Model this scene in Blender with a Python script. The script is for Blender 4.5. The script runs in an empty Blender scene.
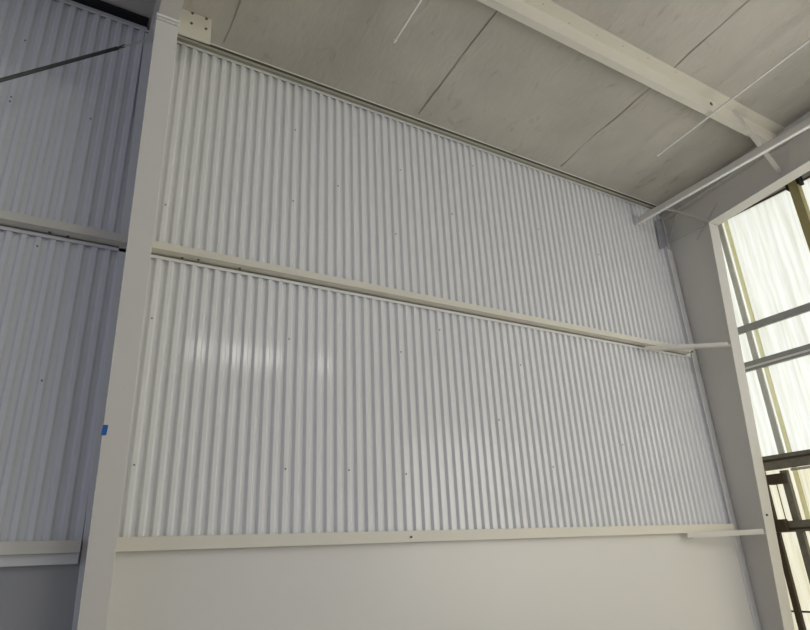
import bpy, math, random
from mathutils import Vector, Matrix
random.seed(7)
D = 5.0            # distance from the camera to the corrugated wall (m)
CZ = 2.1           # eye height
FPX = 604.74
sc = bpy.context.scene
C = sc.collection

# ------------------------------------------------------------------ camera
yaw, pit, rol = -0.5472539, -0.38203193, -0.04758237
def mat3(a, b, c):
    Ra = Matrix(((math.cos(a),0,math.sin(a)),(0,1,0),(-math.sin(a),0,math.cos(a))))
    Rb = Matrix(((1,0,0),(0,math.cos(b),-math.sin(b)),(0,math.sin(b),math.cos(b))))
    Rc = Matrix(((math.cos(c),-math.sin(c),0),(math.sin(c),math.cos(c),0),(0,0,1)))
    return Rc @ Rb @ Ra
M = mat3(yaw, pit, rol)            # (X, -Z, Y) -> camera (right, down, forward)
def row(i):
    r = M[i]; return Vector((r[0], r[2], -r[1]))
right, down, fwd = row(0), row(1), row(2)
cam = bpy.data.cameras.new('camera'); co = bpy.data.objects.new('camera', cam); C.objects.link(co)
mw = Matrix.Identity(4)
for i in range(3):
    mw[i][0] = right[i]; mw[i][1] = -down[i]; mw[i][2] = -fwd[i]
mw.translation = (0, 0, CZ)
co.matrix_world = mw
cam.sensor_width = 36; cam.lens = 36*FPX/810; cam.clip_start = .05; cam.clip_end = 500
sc.camera = co

# ---- survey helpers: where a sight line meets a plane of the building (units of D, eye at 0)
def ray(px, py):
    return right*(px-405) + down*(py-315) + fwd*FPX
def onY(px, py, Y=1.0):
    w = ray(px, py); return w*(Y/w.y)
def onX(px, py, X):
    w = ray(px, py); return w*(X/w.x)
def onPlane(px, py, z0, s, y0):     # plane z = z0 + s*(y0-Y)
    w = ray(px, py); return w*((z0+s*y0)/(w.z+s*w.y))
def W(p): return Vector((p[0]*D, p[1]*D, p[2]*D+CZ))

# ------------------------------------------------------------------ materials
def new_mat(name):
    m = bpy.data.materials.new(name); m.use_nodes = True
    nt = m.node_tree; b = nt.nodes['Principled BSDF']; return m, nt, b
def paint(name, col, rough=.45, spec=.5, var=.06, scale=3.0, bump=0.0, bscale=60, coat=0.0, metal=0.0):
    m, nt, b = new_mat(name)
    tc = nt.nodes.new('ShaderNodeTexCoord')
    n = nt.nodes.new('ShaderNodeTexNoise'); n.inputs['Scale'].default_value = scale; n.inputs['Detail'].default_value = 5
    nt.links.new(tc.outputs['Object'], n.inputs['Vector'])
    mx = nt.nodes.new('ShaderNodeMix'); mx.data_type = 'RGBA'
    mx.inputs['A'].default_value = (*[c*(1-var) for c in col], 1)
    mx.inputs['B'].default_value = (*[min(1, c*(1+var)) for c in col], 1)
    nt.links.new(n.outputs['Fac'], mx.inputs['Factor']); nt.links.new(mx.outputs['Result'], b.inputs['Base Color'])
    b.inputs['Roughness'].default_value = rough; b.inputs['Specular IOR Level'].default_value = spec
    b.inputs['Coat Weight'].default_value = coat; b.inputs['Metallic'].default_value = metal
    if bump:
        n2 = nt.nodes.new('ShaderNodeTexNoise'); n2.inputs['Scale'].default_value = bscale; n2.inputs['Detail'].default_value = 4
        nt.links.new(tc.outputs['Object'], n2.inputs['Vector'])
        bp = nt.nodes.new('ShaderNodeBump'); bp.inputs['Strength'].default_value = bump; bp.inputs['Distance'].default_value = .01
        nt.links.new(n2.outputs['Fac'], bp.inputs['Height']); nt.links.new(bp.outputs['Normal'], b.inputs['Normal'])
    return m
M_panel = paint('white_ribbed_sheet_paint', (.76,.765,.77), rough=.42, spec=.45, var=.015, scale=1.5, coat=.4)
M_panel.node_tree.nodes['Principled BSDF'].inputs['Coat Roughness'].default_value = .10
M_cream = paint('cream_steel_paint', (.72,.69,.60), rough=.5, var=.03, scale=4, bump=.08)
M_frame = paint('frame_steel_paint', (.66,.635,.58), rough=.5, var=.03, scale=3, bump=.08)
M_trim = paint('white_trim_paint', (.76,.76,.74), rough=.4, var=.02)
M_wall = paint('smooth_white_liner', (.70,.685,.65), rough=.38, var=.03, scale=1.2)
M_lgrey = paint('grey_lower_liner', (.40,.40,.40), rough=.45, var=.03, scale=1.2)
M_bolt = paint('bolt_zinc', (.12,.12,.11), rough=.5, var=.2, scale=80, metal=.3)
M_screw = paint('screw_head', (.22,.21,.2), rough=.5, var=.1, scale=80)
M_black = paint('black_gap_shade_and_brackets', (.012,.011,.012), rough=.9, var=.3, scale=30)  # black stands for the unlit eave gap; also colours the post brackets
M_rod = paint('dark_steel_rod', (.06,.065,.06), rough=.45, var=.2, scale=20, metal=.4)
M_gal = paint('galvanised_steel', (.68,.68,.63), rough=.4, var=.12, scale=14, metal=.2)
M_dgal = paint('dull_grey_girt_steel', (.38,.38,.35), rough=.5, var=.12, scale=14)
M_shim = paint('blue_grey_plate', (.34,.35,.375), rough=.5, var=.05)
M_olive = paint('olive_primer_steel', (.36,.31,.13), rough=.6, var=.15, scale=10)
M_rust = paint('rusty_brown_steel', (.07,.048,.024), rough=.7, var=.4, scale=14, bump=.2)
M_dirty = paint('grimy_grey_steel', (.22,.20,.15), rough=.6, var=.35, scale=16, bump=.2)
M_white = paint('white_enamel', (.82,.81,.77), rough=.35, var=.02)
M_blue = paint('blue_masking_tape', (.004,.11,.42), rough=.6, var=.08, scale=40)
M_floor = paint('concrete_floor', (.42,.40,.36), rough=.6, var=.12, scale=1.5, bump=.1)

def insulation():
    m, nt, b = new_mat('grey_white_insulation_facing')
    tc = nt.nodes.new('ShaderNodeTexCoord')
    n = nt.nodes.new('ShaderNodeTexNoise'); n.inputs['Scale'].default_value = .9; n.inputs['Detail'].default_value = 7; n.inputs['Roughness'].default_value = .6
    nt.links.new(tc.outputs['Object'], n.inputs['Vector'])
    r = nt.nodes.new('ShaderNodeValToRGB')
    r.color_ramp.elements[0].position = .3; r.color_ramp.elements[0].color = (.43,.41,.365,1)
    r.color_ramp.elements[1].position = .72; r.color_ramp.elements[1].color = (.57,.54,.48,1)
    nt.links.new(n.outputs['Fac'], r.inputs['Fac'])
    # sparse dark smudges in the facing
    mp = nt.nodes.new('ShaderNodeMapping'); mp.inputs['Scale'].default_value = (2.6, 1.1, 2)
    mp.inputs['Rotation'].default_value = (0,0,.5)
    nt.links.new(tc.outputs['Object'], mp.inputs['Vector'])
    n3 = nt.nodes.new('ShaderNodeTexNoise'); n3.inputs['Scale'].default_value = 2.2; n3.inputs['Detail'].default_value = 9; n3.inputs['Distortion'].default_value = 1.2
    nt.links.new(mp.outputs['Vector'], n3.inputs['Vector'])
    r3 = nt.nodes.new('ShaderNodeValToRGB')
    r3.color_ramp.elements[0].position = .605; r3.color_ramp.elements[0].color = (1,1,1,1)
    r3.color_ramp.elements[1].position = .78; r3.color_ramp.elements[1].color = (.72,.69,.64,1)
    nt.links.new(n3.outputs['Fac'], r3.inputs['Fac'])
    mx = nt.nodes.new('ShaderNodeMix'); mx.data_type = 'RGBA'; mx.blend_type = 'MULTIPLY'; mx.inputs['Factor'].default_value = 1
    nt.links.new(r.outputs['Color'], mx.inputs['A']); nt.links.new(r3.outputs['Color'], mx.inputs['B'])
    nt.links.new(mx.outputs['Result'], b.inputs['Base Color'])
    n2 = nt.nodes.new('ShaderNodeTexNoise'); n2.inputs['Scale'].default_value = 3.5; n2.inputs['Detail'].default_value = 6; n2.inputs['Distortion'].default_value = .8
    nt.links.new(mp.outputs['Vector'], n2.inputs['Vector'])
    bp = nt.nodes.new('ShaderNodeBump'); bp.inputs['Strength'].default_value = .35; bp.inputs['Distance'].default_value = .03
    nt.links.new(n2.outputs['Fac'], bp.inputs['Height']); nt.links.new(bp.outputs['Normal'], b.inputs['Normal'])
    b.inputs['Roughness'].default_value = .5
    return m
M_ins = insulation()

def translucent(name, c0, c1):
    m = bpy.data.materials.new(name); m.use_nodes = True; nt = m.node_tree; nt.nodes.clear()
    out = nt.nodes.new('ShaderNodeOutputMaterial')
    tc = nt.nodes.new('ShaderNodeTexCoord'); mp = nt.nodes.new('ShaderNodeMapping'); mp.inputs['Scale'].default_value = (1, 7, .3)
    nt.links.new(tc.outputs['Object'], mp.inputs['Vector'])
    n = nt.nodes.new('ShaderNodeTexNoise'); n.inputs['Scale'].default_value = 2.5; n.inputs['Detail'].default_value = 8; n.inputs['Roughness'].default_value = .65
    nt.links.new(mp.outputs['Vector'], n.inputs['Vector'])
    r = nt.nodes.new('ShaderNodeValToRGB')
    r.color_ramp.elements[0].position = .3; r.color_ramp.elements[0].color = (*c0, 1)
    r.color_ramp.elements[1].position = .6; r.color_ramp.elements[1].color = (*c1, 1)
    nt.links.new(n.outputs['Fac'], r.inputs['Fac'])
    t = nt.nodes.new('ShaderNodeBsdfTranslucent'); d = nt.nodes.new('ShaderNodeBsdfDiffuse')
    nt.links.new(r.outputs['Color'], t.inputs['Color']); nt.links.new(r.outputs['Color'], d.inputs['Color'])
    mx = nt.nodes.new('ShaderNodeMixShader'); mx.inputs['Fac'].default_value = .3
    nt.links.new(t.outputs[0], mx.inputs[1]); nt.links.new(d.outputs[0], mx.inputs[2]); nt.links.new(mx.outputs[0], out.inputs['Surface'])
    return m
M_fib = translucent('translucent_fibreglass', (.70,.70,.60), (.90,.905,.87))
M_fibw = translucent('weathered_translucent_fibreglass', (.66,.58,.36), (.86,.83,.70))
M_lap = translucent('yellowed_fibreglass_lap', (.84,.81,.62), (.90,.88,.72))

# ------------------------------------------------------------------ mesh building
class MB:
    def __init__(s): s.v = []; s.f = []
    def pts8(s, p):                      # 0-3 one end loop, 4-7 the other
        n = len(s.v); s.v += [Vector(q) for q in p]
        s.f += [(n,n+3,n+2,n+1),(n+4,n+5,n+6,n+7),(n,n+1,n+5,n+4),(n+1,n+2,n+6,n+5),(n+2,n+3,n+7,n+6),(n+3,n,n+4,n+7)]
        return s
    def box(s, x0,x1,y0,y1,z0,z1):
        a = [(x0,y0,z0),(x1,y0,z0),(x1,y1,z0),(x0,y1,z0)]; b = [(x,y,z1) for x,y,_ in a]
        return s.pts8([W(q) for q in a+b])
    def loft(s, A, B, smooth=False):     # two matching polygons in D units
        n = len(s.v); k = len(A); s.v += [W(q) for q in A] + [W(q) for q in B]
        s.f += [tuple(range(n+k-1, n-1, -1)), tuple(range(n+k, n+2*k))]
        for i in range(k):
            j = (i+1) % k; s.f.append((n+i, n+j, n+k+j, n+k+i))
        return s
    def bar(s, a, b, w, h, up=(0,0,1)):  # a,b in D units; w,h in metres
        a = W(a); b = W(b); d = (b-a).normalized(); sd = d.cross(Vector(up)).normalized(); u = sd.cross(d)
        o = [(-w/2,-h/2),(w/2,-h/2),(w/2,h/2),(-w/2,h/2)]
        return s.pts8([a+sd*x+u*y for x,y in o] + [b+sd*x+u*y for x,y in o])
    def tube(s, a, b, r, n=12, r2=None):
        a = W(a); b = W(b); d = (b-a).normalized(); ref = Vector((0,0,1)) if abs(d.z) < .9 else Vector((1,0,0))
        sd = d.cross(ref).normalized(); u = sd.cross(d); m = len(s.v); r2 = r if r2 is None else r2
        for P, q in ((a, r), (b, r2)):
            for i in range(n):
                t = 2*math.pi*i/n; s.v.append(P + sd*math.cos(t)*q + u*math.sin(t)*q)
        s.f += [tuple(range(m+n-1, m-1, -1)), tuple(range(m+n, m+2*n))]
        for i in range(n):
            j = (i+1) % n; s.f.append((m+i, m+j, m+n+j, m+n+i))
        return s
    def build(s, name, mat, parent=None, bevel=0, smooth=False):
        if parent is not None: L = Vector(parent.location)
        else:
            xs = [v.x for v in s.v]; ys = [v.y for v in s.v]
            L = Vector(((min(xs)+max(xs))/2, (min(ys)+max(ys))/2, min(v.z for v in s.v)))
        me = bpy.data.meshes.new(name); me.from_pydata([v-L for v in s.v], [], s.f); me.materials.append(mat)
        import bmesh
        bm = bmesh.new(); bm.from_mesh(me); bmesh.ops.recalc_face_normals(bm, faces=bm.faces); bm.to_mesh(me); bm.free()
        o = bpy.data.objects.new(name, me); C.objects.link(o)
        if parent is not None: o.parent = parent
        else: o.location = L
        if smooth:
            for p in me.polygons: p.use_smooth = True
        if bevel:
            b = o.modifiers.new('bevel', 'BEVEL'); b.width = bevel; b.segments = 2; b.limit_method = 'ANGLE'
        return o
def thing(name, label, cat, loc, group=None):
    o = bpy.data.objects.new(name, None); C.objects.link(o); o.location = W(loc); o.empty_display_size = .1
    o['label'] = label; o['category'] = cat
    if group: o['group'] = group
    return o
def tag(o, label, cat, group=None):
    o['label'] = label; o['category'] = cat
    if group: o['group'] = group
    return o
def struct(o): o['kind'] = 'structure'; return o

def bolt(parent, p, n=(0,-1,0), r=.012, t=.010, name='bolt', mat=None):
    n = Vector(n).normalized(); q = Vector(p)
    return MB().tube(q - n*(.0006), q + n*(t/D), r, 6).build(name, mat or M_bolt, parent)

# ------------------------------------------------------------------ key dimensions (units of D)
FLOOR = -CZ/D
XL, XR = -0.45, 1.70            # extent of the long wall
PITCH, PH0 = 0.01961219, 0.1114792
XF = 1.5765                     # right frame web
XE = 1.70                       # end wall
YB = -2.6                       # how far the hall runs behind the camera
P = .026                        # girt depth in front of the sheet
CE = dict(z0=.988, s=.0836, y0=.985)
def ceil_z(Y): return CE['z0'] + CE['s']*(CE['y0']-Y)

# ------------------------------------------------------------------ floor, lower wall, ceiling
struct(MB().box(XL-1.2, XE+.05, YB, 1.06, FLOOR-.03, FLOOR).build('floor', M_floor))
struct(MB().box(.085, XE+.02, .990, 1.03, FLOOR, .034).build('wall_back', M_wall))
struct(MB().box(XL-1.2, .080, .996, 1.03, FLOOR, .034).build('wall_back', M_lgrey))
# outer skin of the building behind the liner sheets
struct(MB().box(XL-1.2, XE+.02, 1.045, 1.06, FLOOR, 1.02).build('wall_back_cladding', M_wall))

def ceiling():
    mb = MB(); nx, ny = 150, 130
    x0, x1, y0, y1 = XL-1.2, XE+.03, YB, 1.06
    import mathutils.noise as nz
    for j in range(ny+1):
        # more rows near the photographed end
        t = j/ny; Y = y1 + (y0-y1)*(t**1.9)
        for i in range(nx+1):
            X = x0 + (x1-x0)*i/nx
            sag = 0
            wv = nz.noise(Vector((X*9, Y*5, 0)))*.0012 + nz.noise(Vector((X*25+Y*14, Y*8, 3)))*.0005
            edge = min(1, max(0, (.985-Y)/.05)) if Y > .6 else 1
            mb.v.append(W((X, Y, ceil_z(Y) + (wv+sag)*edge)))
    for j in range(ny):
        for i in range(nx):
            a = j*(nx+1)+i; mb.f.append((a, a+1, a+nx+2, a+nx+1))
    n = len(mb.v)
    o = mb.build('ceiling', M_ins, smooth=True)
    m = o.modifiers.new('thick', 'SOLIDIFY'); m.thickness = .08; m.offset = -1
    return struct(o)
CEIL = ceiling()
# make sure the blanket thickens upward
me = CEIL.data
if me.polygons[0].normal.z > 0: me.flip_normals()
CEIL.modifiers['thick'].offset = -1

# lapped joints of the facing: a narrow folded tab hanging off the blanket
def seam(x, Y0, Y1, wig, seed):
    rnd = random.Random(seed); mb = MB(); n = 60; prev = None
    ph = rnd.random()*6
    for k in range(n+1):
        Y = Y0 + (Y1-Y0)*k/n
        X = x + wig*(math.sin(ph+Y*16)*.5 + math.sin(ph*2+Y*41)*.25) + rnd.uniform(-.0004,.0004)
        z = ceil_z(Y)
        h = .0009 + .0008*math.sin(ph+Y*30) + rnd.uniform(0,.0005)
        ring = [(X-.0035,Y,z+.001),(X-.0003,Y,z-.0008),(X-.0003+wig*.2,Y,z-h-.0008),(X+.0004+wig*.2,Y,z-h-.0008),(X+.0006,Y,z-.0006),(X+.0065,Y,z+.001)]
        if prev: mb.loft(prev, ring)
        prev = ring
    o = mb.build('facing_seam', M_seam, CEIL_P); return o
M_seam = paint('insulation_seam_tape', (.40,.375,.33), rough=.55, var=.1, scale=8)
class _P: pass
CEIL_P = CEIL
for (a, wig, sd) in (((225,41),.004,1), ((460,59),.002,2), ((606,126),.005,5)):
    q = onPlane(*a, CE['z0'], CE['s'], CE['y0'])
    seam(q.x, .97, .2, wig, sd)
q = onPlane(606,126, CE['z0'], CE['s'], CE['y0'])
for X in (q.x+.50,): seam(X, .97, .2, .003, 9)

# ------------------------------------------------------------------ corrugated liner panels
def sheet_mb(x0, x1, z0, z1):
    # trapezoidal rib profile; valleys centred on PH0 + k*PITCH
    dep = .0056; prof = []
    k0 = math.floor((x0-PH0)/PITCH)-1; k1 = math.ceil((x1-PH0)/PITCH)+1
    v, r = .165, .335      # half-width of valley floor, where the crest starts (fraction of pitch)
    shape = [(-v,0),(-v+.0,0),(0,0),(v,0),(v+.03,.06),(r-.03,.94),(r,1.0),(.5,1.0),(1-r,1.0),(1-r+.03,.94),(1-v-.03,.06)]
    shape = [(0,0),(v-.012,0),(v+.008,.06),(r-.008,.94),(r+.012,1),(.5,1),(1-r-.012,1),(1-r+.008,.94),(1-v-.008,.06),(1-v+.012,0)]
    for k in range(k0, k1):
        for u, d in shape:
            X = PH0 + (k+u)*PITCH
            if x0 <= X <= x1: prof.append((X, 1.0 - dep*d))
    mb = MB(); n = len(prof)
    for z in (z0, z1):
        for X, Y in prof: mb.v.append(W((X, Y, z)))
    for i in range(n-1): mb.f.append((i, i+1, n+i+1, n+i))
    return mb
def liner(label, x0, x1, z0, z1, screws):
    t = thing('corrugated_panel', label, 'wall panel', ((x0+x1)/2, 1.0, z0))
    o = sheet_mb(x0, x1, z0, z1).build('ribbed_sheet', M_panel, t, smooth=False)
    s = o.modifiers.new('gauge', 'SOLIDIFY'); s.thickness = .0015; s.offset = 0
    # j-trim over the top edge
    mb = MB(); mb.box(x0, x1, .9925, .9932, z1-.0042, z1+.0022); mb.box(x0, x1, .9925, 1.0, z1+.0015, z1+.0022)
    mb.build('top_trim', M_trim, t)
    for px, py in screws:
        q = onY(px, py, .9945)
        k = round((q.x-PH0)/PITCH-.5)+.5; q.x = PH0+k*PITCH
        bolt(t, q, r=.008, t=.006, name='screw', mat=M_screw)
    return t
XCL, XCR = .083, XF-.0015      # sheets run up to the columns
liner('white corrugated liner panel above the middle girt, between the two frame columns', XCL, XCR, .510, .9715,
      [(292,129),(338,186),(392,233),(400,170),(455,215),(540,230),(470,165),(289,200),(166,205),(600,255)])
liner('white corrugated liner panel between the middle and bottom girts, right of the left column', XCL, XCR, .038, .4945,
      [(289,339),(287,469),(401,352),(407,474),(135,465),(149,318),(346,470),(520,365),(556,467),(500,420),(625,445),(440,330)])
liner('shaded blue-white corrugated panel left of the column, above the middle girt', XL, .0735, .510, .9715, [(29,42),(11,97),(91,119),(3,157),(15,103)])
liner('shaded blue-white corrugated panel left of the column, below the middle girt', XL, .0735, .035, .4945, [(46,381),(30,245)])

# ------------------------------------------------------------------ wall girts (C sections, open back)
def girt(label, x0, x1, zb, zt, bolts=(), lower=True, group=None, name='wall_girt', mat=None):
    t = thing(name, label, 'girt', ((x0+x1)/2, 1-P, zb), group)
    g = .0007
    mb = MB(); Yf = 1-P
    mb.box(x0, x1, Yf, Yf+g, zb, zt)                 # face
    mb.box(x0, x1, Yf, .999, zb, zb+g)               # bottom flange
    mb.box(x0, x1, Yf, .999, zt-g, zt)
    mb.build('channel', mat or M_cream, t, bevel=.002)
    for px, py, under in bolts:
        if under:
            w = ray(px, py); q = w*(zb/w.z); bolt(t, (q.x, q.y, zb), n=(0,0,-1), r=.011)
        else:
            q = onY(px, py, Yf); bolt(t, q, r=.011)
    return t
girt('long cream steel girt across the middle of the corrugated wall between columns', .083, 1.532, .4995, .5135,
     [(182.5,257.5,1),(198.5,259.5,1),(240,268,1),(692,351,1)])
girt('long cream steel girt along the foot of the corrugated wall, right of left column', .083, 1.537, .0255, .0450,
     [(411,537,0)], mat=M_cream)
girt('shaded middle girt left of the column, between the two shaded panels', XL, .0670, .4990, .5140,
     [(50,232,1),(68,236,1)])
girt('shaded bottom girt left of the column above the grey lower wall', XL, .0645, .0262, .0428, [(2,0,0)][:0])
tag(MB().box(XL, .0645, .983, .9955, .0125, .0262).build('flat_trim_strip', M_trim, bevel=.002),
    'pale bluish trim strip just under the shaded bottom girt left of the column', 'trim')

# ------------------------------------------------------------------ eave struts
def eave(label, x0, x1, dark):
    t = thing('eave_strut', label, 'eave beam', ((x0+x1)/2, .985, .975))
    mb = MB()
    g = .0007
    mb.box(x0, x1, 1.005, 1.005+g, .972, .986)               # web, set back
    mb.box(x0, x1, .984, 1.005, .9865, .9865+g)
    MB().box(x0, x1, .9832, .9832+g, .9850, .9880).build('lip', M_white, t)
    mb.box(x0, x1, .9955, 1.005, .9745, .9750)
    mb.build('channel', M_cream, t)
    cm = M_black if dark else M_dgrey
    MB().box(x0, x1, .998, 1.004, .9815 if dark else .9752, .9862).build('recess_shade_strip', cm, t)  # shade of the eave recess painted in as a dark strip
    if dark: MB().box(x0, x1, .996, .9975, .9745, .9815).build('trim_strip', M_trim, t)
    MB().box(x0, x1, .976 if dark else .9845, .998 if dark else .991, .9835 if dark else .9853, .9862).build('gap_shade_strip', M_black if dark else M_dolive, t)  # strip coloured dark to stand for the shaded gap behind the lip
    return t
M_dolive = paint('dark_olive_gap_shade', (.13,.13,.10), rough=.8)  # tone stands for shade in the eave gap
M_dgrey = paint('grey_recess_shade', (.34,.34,.29), rough=.7, var=.15, scale=10)  # recess shade put into the colour
eave('cream eave strut along the top of the bright corrugated wall under the ceiling', .088, XF-.003, False)
eave('eave strut with painted black shade strip above the shaded panel left of column', XL, .050, True)

# ------------------------------------------------------------------ roof purlin (Z section)
def purlin():
    t = thing('roof_purlin', 'cream steel purlin crossing under the ceiling parallel to the corrugated wall', 'purlin', (.9, .62, .97))
    x0, x1 = XL-.9, XF-.0015
    Yw, h, b, tf = .620, .042, .0155, .025
    zt = ceil_z(Yw)-.0015; g = .0006
    mb = MB()
    mb.box(x0, x1, Yw, Yw+g, zt-h, zt)                      # web
    mb.box(x0, x1, Yw, Yw+b, zt-h, zt-h+g)                  # lower flange towards the wall
    mb.box(x0, x1, Yw+b, Yw+b+g, zt-h, zt-h+.004)
    mb.build('z_section', M_cream, t, bevel=.0015)
    s = CE['s']
    A = [(x0,Yw-tf,zt+s*tf-.0022),(x0,Yw+.001,zt-.0022),(x0,Yw+.001,zt+.0008),(x0,Yw-tf,zt+s*tf+.0008)]
    B = [(x1,)+p[1:] for p in A]
    MB().loft(A, B).build('top_flange', M_cream, t)
    for px, py in ((569,23),(597,35),(623,46),(543,4),(648,58),(500,2),(676,72)):
        w = ray(px, py); q = w*((zt-.0022+s*Yw)/(w.z+s*w.y))
        bolt(t, q, n=(0,-.08,-1), r=.007, t=.004, name='screw', mat=M_bscrew)
    q = onY(711, 104, Yw); bolt(t, q, r=.026, t=.008)
    return t
M_bscrew = paint('painted_screw_head', (.42,.38,.31), rough=.6)
purlin()

# ------------------------------------------------------------------ steel frames
def xsec(mb, poly, x0, x1):              # polygon in (Y,z) swept along X
    mb.loft([(x0,y,z) for y,z in poly], [(x1,y,z) for y,z in poly]); return mb
def frame_col(label, xc, w, lean, dfun, knee, wo, outer_top):
    # xc(z): web position; flanges as strips at Y=1-d(z)
    t = thing('steel_column', label, 'column', (xc(FLOOR), .96, FLOOR))
    zs = [FLOOR, knee]; g = .0025; yo = .9925
    X0, X1 = xc(FLOOR), xc(knee)
    d0, d1 = dfun(FLOOR), dfun(knee)
    def ring(X, d, z, hw): return [(X-hw,1-d-g,z),(X+hw,1-d-g,z),(X+hw,1-d,z),(X-hw,1-d,z)]
    MB().loft(ring(X0,d0,FLOOR,w/2), ring(X1,d1,knee,w/2*(1.06 if w < .04 else 1))).build('inner_flange', M_frame, t, bevel=.002)
    def wr(X, d, z): return [(X-.001,1-d,z),(X+.001,1-d,z),(X+.001,.9985,z),(X-.001,.9985,z)]
    MB().loft(wr(X0,d0,FLOOR), wr(X1,d1,knee)).build('web', M_frame, t)
    yf = .988 if w > .04 else yo
    def orr(X, z, a, b): return [(X+a,yf,z),(X+b,yf,z),(X+b,yf+g*1.5,z),(X+a,yf+g*1.5,z)]
    MB().loft(orr(X0,FLOOR,*wo[0]), orr(X1,outer_top,*wo[1])).build('outer_flange', M_trim, t, bevel=.002)
    MB().box(X0-w/2-.01, X0+w/2+.01, 1-d0-.012, .989, FLOOR, FLOOR+.004).build('base_plate', M_frame, t)
    return t
def frame_rafter(label, X, w, Yk, zk, Yend, topw, d1):
    t = thing('steel_rafter', label, 'rafter', (X, Yk, zk)); g = .0022; s = .088
    zl = lambda Y: zk + s*(Yk-Y)
    zu = lambda Y: ceil_z(Y)-.0455
    # lower flange
    def strip(Ya, Yb, zf, hwl, hwr, name, up=0):
        A = [(X-hwl,Ya,zf(Ya)),(X+hwr,Ya,zf(Ya)),(X+hwr,Ya,zf(Ya)+g),(X-hwl,Ya,zf(Ya)+g)]
        B = [(X-hwl,Yb,zf(Yb)),(X+hwr,Yb,zf(Yb)),(X+hwr,Yb,zf(Yb)+g),(X-hwl,Yb,zf(Yb)+g)]
        MB().loft(A, B).build(name, M_frame, t, bevel=.002)
    strip(Yk-.003, Yend, zl, w/2, w/2, 'bottom_flange')
    strip(.985, Yend, zu, topw, topw, 'top_flange')
    Ym = Yk-.003
    mb = MB()
    xsec(mb, [(Ym, zk+.0003), (.9985, zk+.0003), (.9985, ceil_z(.9985)-.0025), (Ym, ceil_z(Ym)-.0025)], X-.001, X+.001)
    mb.build('knee_plate', M_frame, t)
    mb = MB(); xsec(mb, [(Yend, zl(Yend)+.0008), (Ym, zl(Ym)+.0008), (Ym, ceil_z(Ym)-.0025), (Yend, ceil_z(Yend)-.0025)], X-.001, X+.001)  # web raised past the top flange as an added light block
    mb.build('web', M_frame, t)
    return t, zl, zu

dR = lambda z: .089+.071*z
KZ = .858
colR = frame_col('grey-cream tapered steel column at the right end of the corrugated wall', lambda z: XF, .043, 0, dR, KZ, ((-.028,-.004),(-.030,-.006)), .838)
rafR, zl, zu = frame_rafter('deep grey steel rafter above the translucent end wall, right of purlin', XF, .043, 1-dR(KZ), KZ, YB+.05, .021, 0)
# bolt head low on the right column flange
bolt(colR, onY(766.5, 515, 1-dR(.06)-.0025), r=.015, t=.014)
# knee stiffeners welded to the left face of the web
def web_plate(parent, name, a, b, th=.010, proud=.07, X=XF):
    A = onX(*a, X-.001); B = onX(*b, X-.001)
    dv = (B-A).normalized(); n = Vector((0,-dv.z,dv.y))*(th/D/2); o = Vector((-proud/D,0,0))
    return MB().pts8([W(q) for q in (A+n,A-n,A-n+o,A+n+o,B+n,B-n,B-n+o,B+n+o)]).build(name, M_frame, parent)
web_plate(rafR, 'stiffener', (662,246), (706,225), th=.022, proud=.03)
web_plate(rafR, 'stiffener', (697,240), (717,203), th=.018, proud=.02)
web_plate(rafR, 'stiffener', (669,243), (680,204), th=.018, proud=.02)

pq = [onY(*p, .9895) for p in ((655.5,221),(661.5,218),(667.5,246),(660,249))]
MB().pts8([W(p) for p in pq] + [W(p+Vector((0,.002,0))) for p in pq]).build('shim_plate', M_shim, colR, bevel=.002)
# left frame: leans a touch, flange narrower in view
def xcL(z): return .0845 - .0165*(z/.83)*1.0 if z > 0 else .0845 - .0165*z/.83
dL = lambda z: .093+.125*z
KL = .824
colL = frame_col('tall cream tapered steel column with blue tape, left of the bright wall', xcL, .0322, 0, dL, KL, ((-.0155,.0155),(-.0205,.0155)), .965)
rafL, _, _ = frame_rafter('cream rafter rising off the top of the left column toward the viewer', xcL(KL), .031, 1-dL(KL), KL, YB+.05, .0155, 0)
yk = 1-dL(KL); xk = xcL(KL)
MB().box(xk-.0175, xk+.0175, yk-.0055, yk+.03, KL-.0035, KL+.002).build('cap_plate', M_trim, colL, bevel=.003)
MB().box(xk-.0165, xk+.0165, yk-.0048, yk+.03, KL-.0095, KL-.006).build('end_plate', M_frame, colL, bevel=.002)

# blue tape on the left column
q = onY(103, 429, 1-dL(.19)-.0027)
zt = q.z; xl = xcL(zt)-.0172; Yt = 1-dL(zt)-.0025
tag(MB().loft([(xl-.0006,Yt-.0006,zt-.0075),(xl+.0055,Yt-.0006,zt-.0075),(xl+.0055,Yt-.0001,zt-.0075),(xl-.0006,Yt-.0001,zt-.0075)],
              [(xl+.0002,Yt-.0012,zt+.0058),(xl+.0065,Yt-.0012,zt+.0058),(xl+.0065,Yt-.0005,zt+.0058),(xl+.0002,Yt-.0005,zt+.0058)]).build('tape_piece', M_blue),
    'small piece of bright blue tape stuck on the left column flange', 'tape')

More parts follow.
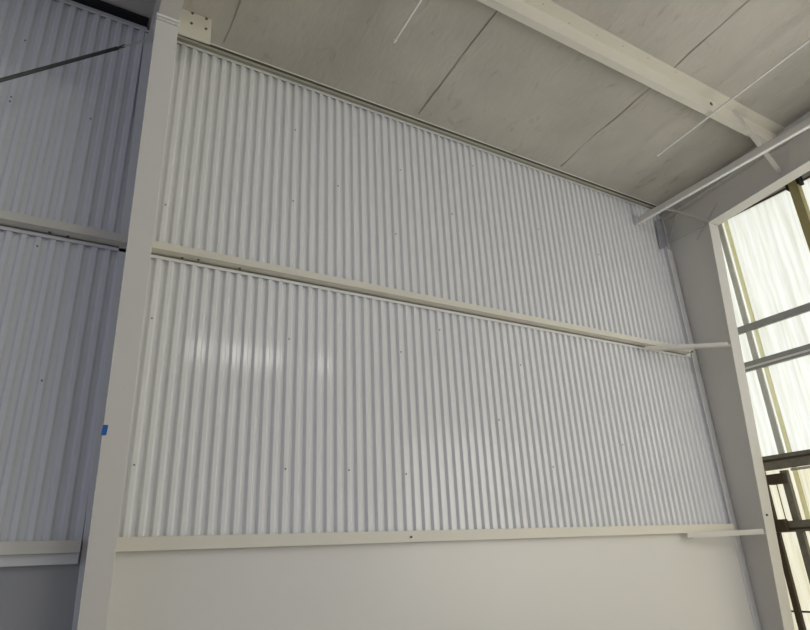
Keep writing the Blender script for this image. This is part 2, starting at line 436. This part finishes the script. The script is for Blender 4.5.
# bolted clip plate at the top of the left column
t = thing('purlin_clip', 'square cream clip plate with four bolts, right of the left column top', 'bracket', (.14,.93,.93))
Yc = .93
pc = [onY(*p, Yc) for p in ((176,30),(210.5,42),(212,18),(183,4))]
mb = MB(); mb.pts8([W(p) for p in pc] + [W(p+Vector((0,.003,0))) for p in pc]); mb.build('plate', M_cream, t, bevel=.002)
bt = [onY(*p, Yc) for p in ((176,30),(210.5,42),(209.5,46),(176,33))]
MB().pts8([W(bt[0]), W(bt[1]), W(bt[1]+Vector((0,.004,0))), W(bt[0]+Vector((0,.004,0)))] +
          [W(p+Vector((0,0,-.004))) for p in (bt[0], bt[1], bt[1]+Vector((0,.004,0)), bt[0]+Vector((0,.004,0)))]).build('bottom_flange', M_cream, t, bevel=.001)
for p in ((192.5,13.5),(206.5,19),(191.5,23.5),(206,29)): bolt(t, onY(*p, Yc), r=.013, t=.008)
# short eave piece that carries the clip
MB().box(.085, pc[2].x-.004, .936, .946, ceil_z(.94)-.012, ceil_z(.94)-.002).build('strut_end', M_cream, t, bevel=.002)

# ------------------------------------------------------------------ flange braces
def brace(label, a, b, w=.05, group=None, m=None):
    t = thing('flange_brace', label, 'brace', a, group)
    A = Vector(a); B = Vector(b); d = (B-A).normalized(); g = .0009
    up = Vector((0,0,1)); sd = d.cross(up).normalized(); u = sd.cross(d)
    ww = w/D
    mb = MB()
    r1 = [Vector((0,0,0)), sd*ww, sd*ww+u*g, u*g]; r2 = [Vector((0,0,0)), u*ww*.8, u*ww*.8+sd*g, sd*g]
    mb.loft([A+q for q in r1], [B+q for q in r1]); mb.loft([A+q for q in r2], [B+q for q in r2])
    mb.build('angle', m or M_frame, t)
    return t
Yi = 1-dR(.5)
a = onY(646,351.5, 1-P-.004); b = onY(729,347, Yi+.002)
t = brace('angle brace from the middle girt across the right column web to its flange', a, b, .085)
bolt(t, onY(692,351.5,.93), n=(0,0,-1), r=.014)
a = onY(688,538.5, 1-P-.001); b = onY(764,534, 1-dR(0)+.002)
brace('angle brace from the bottom girt across the right column web', a, b, .075)
# knee brace and purlin brace
a = onY(660,208, .965); b = onX(708,222.5, XF-.015)
brace('slim brace running into the inner corner of the right knee', a, b, .05)
Ya = .622; a = onY(727,107,Ya); b = onX(778,174, XF-.012)
brace('diagonal brace dropping from the roof purlin to the right rafter bottom', a, b, .06)

# ------------------------------------------------------------------ strut C in front of the right frame
XS = 1.43
a = onX(639,222, XS); b = onX(810,124, XS)
zS = (a.z+b.z)/2
t = thing('steel_strut', 'long light grey channel strut jutting from wall corner toward right foreground', 'strut', (XS, .985, zS))
mb = MB(); h = .0165; wd = .009; g = .0008
mb.box(XS, XS+g, -.4, .985, zS, zS+h); mb.box(XS, XS+wd, -.4, .985, zS+h-g, zS+h)
mb.build('channel', M_frame, t, bevel=.001)
MB().box(XS-.0015, XS+wd, -.4, .985, zS-.0030, zS).build('bottom_lip', M_white, t, bevel=.001)
MB().box(XS-.004, XS+wd+.002, .985, .9949, zS-.005, zS+h+.012).build('end_plate', M_panel, t, bevel=.001)

# ------------------------------------------------------------------ thin white rods under the roof
def rod(label, px, py, px2, py2, r=.014):
    off = .0465+r/D+.0002
    a = onPlane(px, py, CE['z0']-off, CE['s'], CE['y0'])
    Y1 = a.y-1.3
    t = thing('hanging_rod', label, 'rod', a, 'thin white rods under the ceiling')
    b = Vector((a.x, Y1, a.z+CE['s']*1.3))
    MB().tube(a, b, r, 12).build('rod', M_white, t, smooth=False)
    MB().tube(a+Vector((0,.004,-.0003)), a+Vector((0,-.002,0)), r*1.35, 12).build('end_cap', M_white, t)
rod('short white rod whose end hangs over the middle of the ceiling', 395, 40, 420, 0)
rod('long white rod crossing in front of the purlin at upper right', 658.5, 154.5, 810, 38)

# ------------------------------------------------------------------ cable brace in the left bay
t = thing('cable_brace', 'dark steel brace rod with turnbuckle running up to the left column', 'brace rod', onY(143,41,.93))
A = onY(143,41,.93); Bp = onY(124,46,.925); Cc = onY(116,48.5,.923); Dd = onY(0,80.5,.90); Ee = Dd + (Dd-Cc)*1.2
MB().tube(Cc, Ee, .015, 12).build('rod', M_rod, t)
MB().tube(A, Bp, .009, 10).build('threaded_end', M_gal, t)
jw = (A-Cc).normalized(); up = Vector((0,0,1)); off = .0028
mb = MB()
for sgn in (1,-1): mb.bar(Cc+up*off*sgn*.3, Bp+up*off*sgn+jw*.002, .008, .008)
mb.tube(Cc-jw*.004, Cc+jw*.003, .016, 10)
mb.build('turnbuckle', M_rod, t)
MB().tube(A-jw*.004, A+jw*.004, .012, 6).build('nut', M_gal, t)
# ------------------------------------------------------------------ end wall (right): translucent sheets on steel girts
def fib_sheet(label, Y0, Y1, z0, z1, mat, lap=None, lapw=.012):
    t = thing('translucent_panel', label, 'translucent panel', (XE, (Y0+Y1)/2, z0))
    mb = MB(); n = max(8, int(abs(Y1-Y0)/.0065)); pr = []
    for i in range(n+1):
        Y = Y0 + (Y1-Y0)*i/n
        pr.append((XE + .0022*math.cos((Y)*2*math.pi/.05), Y))
    for z in (z0, z1):
        for X, Y in pr: mb.v.append(W((X, Y, z)))
    for i in range(n): mb.f.append((i, i+1, n+1+i+1, n+1+i))
    mb.build('sheet', mat, t, smooth=True)
    if lap is not None:
        MB().box(XE-.0045, XE-.0035, lap-lapw, lap, z0, z1).build('lap_strip', M_lap, t)
    return t
ylap2 = onX(748,310,XE-.004).y; lw_ = ylap2-onX(752.5,310,XE-.004).y
zsplit = onX(790, 462, XE).z
YP = onX(797, 210, XE).y
TOPE = onX(760, 202, XE-.003).z
fib_sheet('bright white translucent end wall sheet, upper, with yellow lap strip near column', 1.03, YP, zsplit, TOPE, M_fib, ylap2, lw_)
fib_sheet('weathered yellowish translucent end wall sheet below the thick dark girt', .9895, YP, FLOOR, zsplit, M_fibw, ylap2, lw_)
fib_sheet('bright translucent sheet at the upper right picture edge beyond the olive post', YP, -.3, zsplit, TOPE, M_fib)
fib_sheet('weathered translucent sheet at the lower right picture edge', YP, -.3, FLOOR, zsplit, M_fibw)
tag(MB().box(XE-.010, XE-.0048, YB, .99, TOPE-.0045, TOPE).build('top_rail', M_rust),
    'thin dark rail along the top edge of the translucent end wall', 'rail')
# gable filler above / farther panels, beyond the frame edge but lighting the hall
gable = struct(MB().box(XE, XE+.012, YB, 1.03, TOPE, ceil_z(YB)).build('wall_right_gable', M_panel))
struct(MB().box(XE, XE+.004, YB, -.3, FLOOR+.75, TOPE).build('wall_right', M_fib))

def egirt(label, a, b, zt_px, hz, mat, depth=.028, lip=None, Yend=-.6, Y0=None, name='end_wall_girt', lipmat=None):
    X = XE-.004-depth
    A = onX(*a, X); B = onX(*b, X); z = (A.z+B.z)/2
    Y0 = .99 if Y0 is None else Y0
    t = thing(name, label, 'girt', (X, .5, z))
    g = .0008; mb = MB()
    mb.box(X, X+g, Yend, Y0, z-hz, z); mb.box(X, XE-.004, Yend, Y0, z-g, z)
    mb.box(X, XE-.004, Yend, Y0, z-hz, z-hz+g)
    mb.build('channel', mat, t, bevel=.001)
    if lip: MB().box(X-.002, X, Yend, Y0, z-hz*lip-.0055, z-hz*lip).build('lip', lipmat or M_white, t)
    return t
egirt('upper thin grey girt on the translucent end wall', (741,326.5), (810,302), 0, .020, M_dgal, depth=.010)
egirt('double grey girt with pale lip, second from top on the end wall', (745,363), (810,343), 0, .0255, M_dgal, depth=.012, lip=.55)
egirt('thick dark grimy girt across the translucent end wall', (764,456.5), (810,449), 0, .036, M_dirty, depth=.02, lip=.28, lipmat=M_rust)
egirt('grey girt under the thick grimy one, lowest heavy girt of the end wall', (776,521), (810,520), 0, .027, M_dirty, depth=.02, lip=.62, lipmat=M_rust)
egirt('very thin dark rail near the bottom of the end wall', (798,611), (810,611), 0, .004, M_rust, depth=.006)
egirt('pale thin rail right below the thick grimy end wall girt', (790,468), (810,466), 0, .006, M_gal, depth=.006, Y0=onX(790,468,XE-.01).y)

def vpost(name, label, pxa, pxb, y, z0, z1, mat, depth=.012, cat='post', X=None):
    X = (XE-.006) if X is None else X
    ya = onX(pxa, y, X-depth).y; yb = onX(pxb, y, X-depth).y
    o = MB().box(X-depth, X-.0005, yb, ya, z0, z1).build(name, mat, bevel=.003)
    return tag(o, label, cat)
vpost('end_wall_post', 'slim grey vertical post behind the right column flange, upper half', 739.5, 745, 310, zsplit, TOPE, M_gal, .006)
vpost('end_wall_post', 'dark grimy vertical post continuing below the thick end wall girt', 787, 794, 500, FLOOR, zsplit-.02, M_dirty, .014)
zo = onX(806, 240, XE-.03).z
t = thing('olive_post', 'olive-yellow steel post at the upper right, seen against bright panels', 'post', (XE-.02, YP, .9))
ya = onX(788.5,188,XE-.028).y; yb = onX(798.5,188,XE-.028).y
MB().box(XE-.028, XE-.006, yb, ya, FLOOR, 1.0).build('shaft', M_olive, t, bevel=.003)
MB().box(XE-.030, XE-.006, ya, ya+.006, onX(789,189,XE-.03).z, onX(789,182,XE-.03).z+.03).build('bracket', M_black, t)
MB().box(XE-.030, XE-.006, yb-.008, yb, onX(800,182,XE-.03).z, onX(800,180,XE-.03).z+.03).build('bracket', M_black, t)
zc = onX(808,262,XE-.03).z
MB().box(XE-.032, XE-.006, yb-.002, ya+.002, FLOOR, zc).build('lower_sleeve', M_dirty, t)
vpost('corner_post', 'rusty brown corner post showing along the right edge of the column flange', 780.5, 786, 560, FLOOR, onX(760,456,XE-.03).z, M_rust, .012, X=XE-.012)
# junction boxes between the posts
def blockpx(name, label, x0, x1, y0, y1, mat, X, depth, cat):
    a = onX(x0, y0, X); b = onX(x1, y1, X)
    return tag(MB().box(X, X+depth, min(a.y,b.y), max(a.y,b.y), min(a.z,b.z), max(a.z,b.z)).build(name, mat, bevel=.003), label, cat)
blockpx('cross_block', 'nearly black steel block just under the thick grimy girt', 766, 785, 475, 483, M_rust, XE-.030, .022, 'bracket')
blockpx('cross_block', 'nearly black steel block at the left end of the lowest heavy girt', 771, 787, 520, 531, M_rust, XE-.040, .0165, 'bracket')
w0 = onX(776.5,484,XE-.012); w1 = onX(779,521,XE-.012)
tag(MB().tube(w0, (w0.x,w0.y,w1.z), .006, 8).build('wire', M_rust), 'thin dark vertical wire between the two black blocks', 'wire')

# ------------------------------------------------------------------ light
wd_ = bpy.data.worlds.new('sky'); sc.world = wd_; wd_.use_nodes = True; nt = wd_.node_tree
bg = nt.nodes['Background']; tc = nt.nodes.new('ShaderNodeTexCoord'); sp = nt.nodes.new('ShaderNodeSeparateXYZ')
nt.links.new(tc.outputs['Generated'], sp.inputs[0])
mr = nt.nodes.new('ShaderNodeMapRange'); mr.inputs['From Min'].default_value = -.7; mr.inputs['From Max'].default_value = .9
nt.links.new(sp.outputs['X'], mr.inputs['Value'])
rp = nt.nodes.new('ShaderNodeValToRGB'); e = rp.color_ramp.elements
e[0].position = 0; e[0].color = (.22,.24,.33,1); e[1].position = 1; e[1].color = (.97,.99,.97,1)
m1 = e.new(.45); m1.color = (.085,.085,.085,1)
nt.links.new(mr.outputs['Result'], rp.inputs['Fac']); nt.links.new(rp.outputs['Color'], bg.inputs['Color'])
bg.inputs['Strength'].default_value = 1.95
def area(name, loc, target, sx, sy, power, col):
    l = bpy.data.lights.new(name, 'AREA'); l.shape = 'RECTANGLE'; l.size = sx; l.size_y = sy; l.energy = power; l.color = col
    o = bpy.data.objects.new(name, l); C.objects.link(o); o.location = loc
    o.rotation_euler = (Vector(target)-Vector(loc)).to_track_quat('-Z','Y').to_euler(); return o
# roof lamps behind the camera whose glints show in the ribs
for i, (lx, lw) in enumerate(((.60,.10),(.80,.16),(.97,.12),(1.27,.07))):
    area('roof_lamp', W((lx,-1.0,1.02)), W((lx*.6,1,.2)), lw*D, .10*D, 14*lw/.1, (1,.97,.92))
area('end_wall_fill_lamp', W((1.66,-.08,.16)), W((.4,.9,.30)), 4.2, 3.4, 185, (1,.96,.88))  # unseen lamp added inside the end wall sheets to brighten the hall

sc.view_settings.view_transform = 'Standard'; sc.view_settings.look = 'None'
sc.view_settings.exposure = 0.0; sc.view_settings.gamma = 1.0; sc.view_settings.use_curve_mapping = False
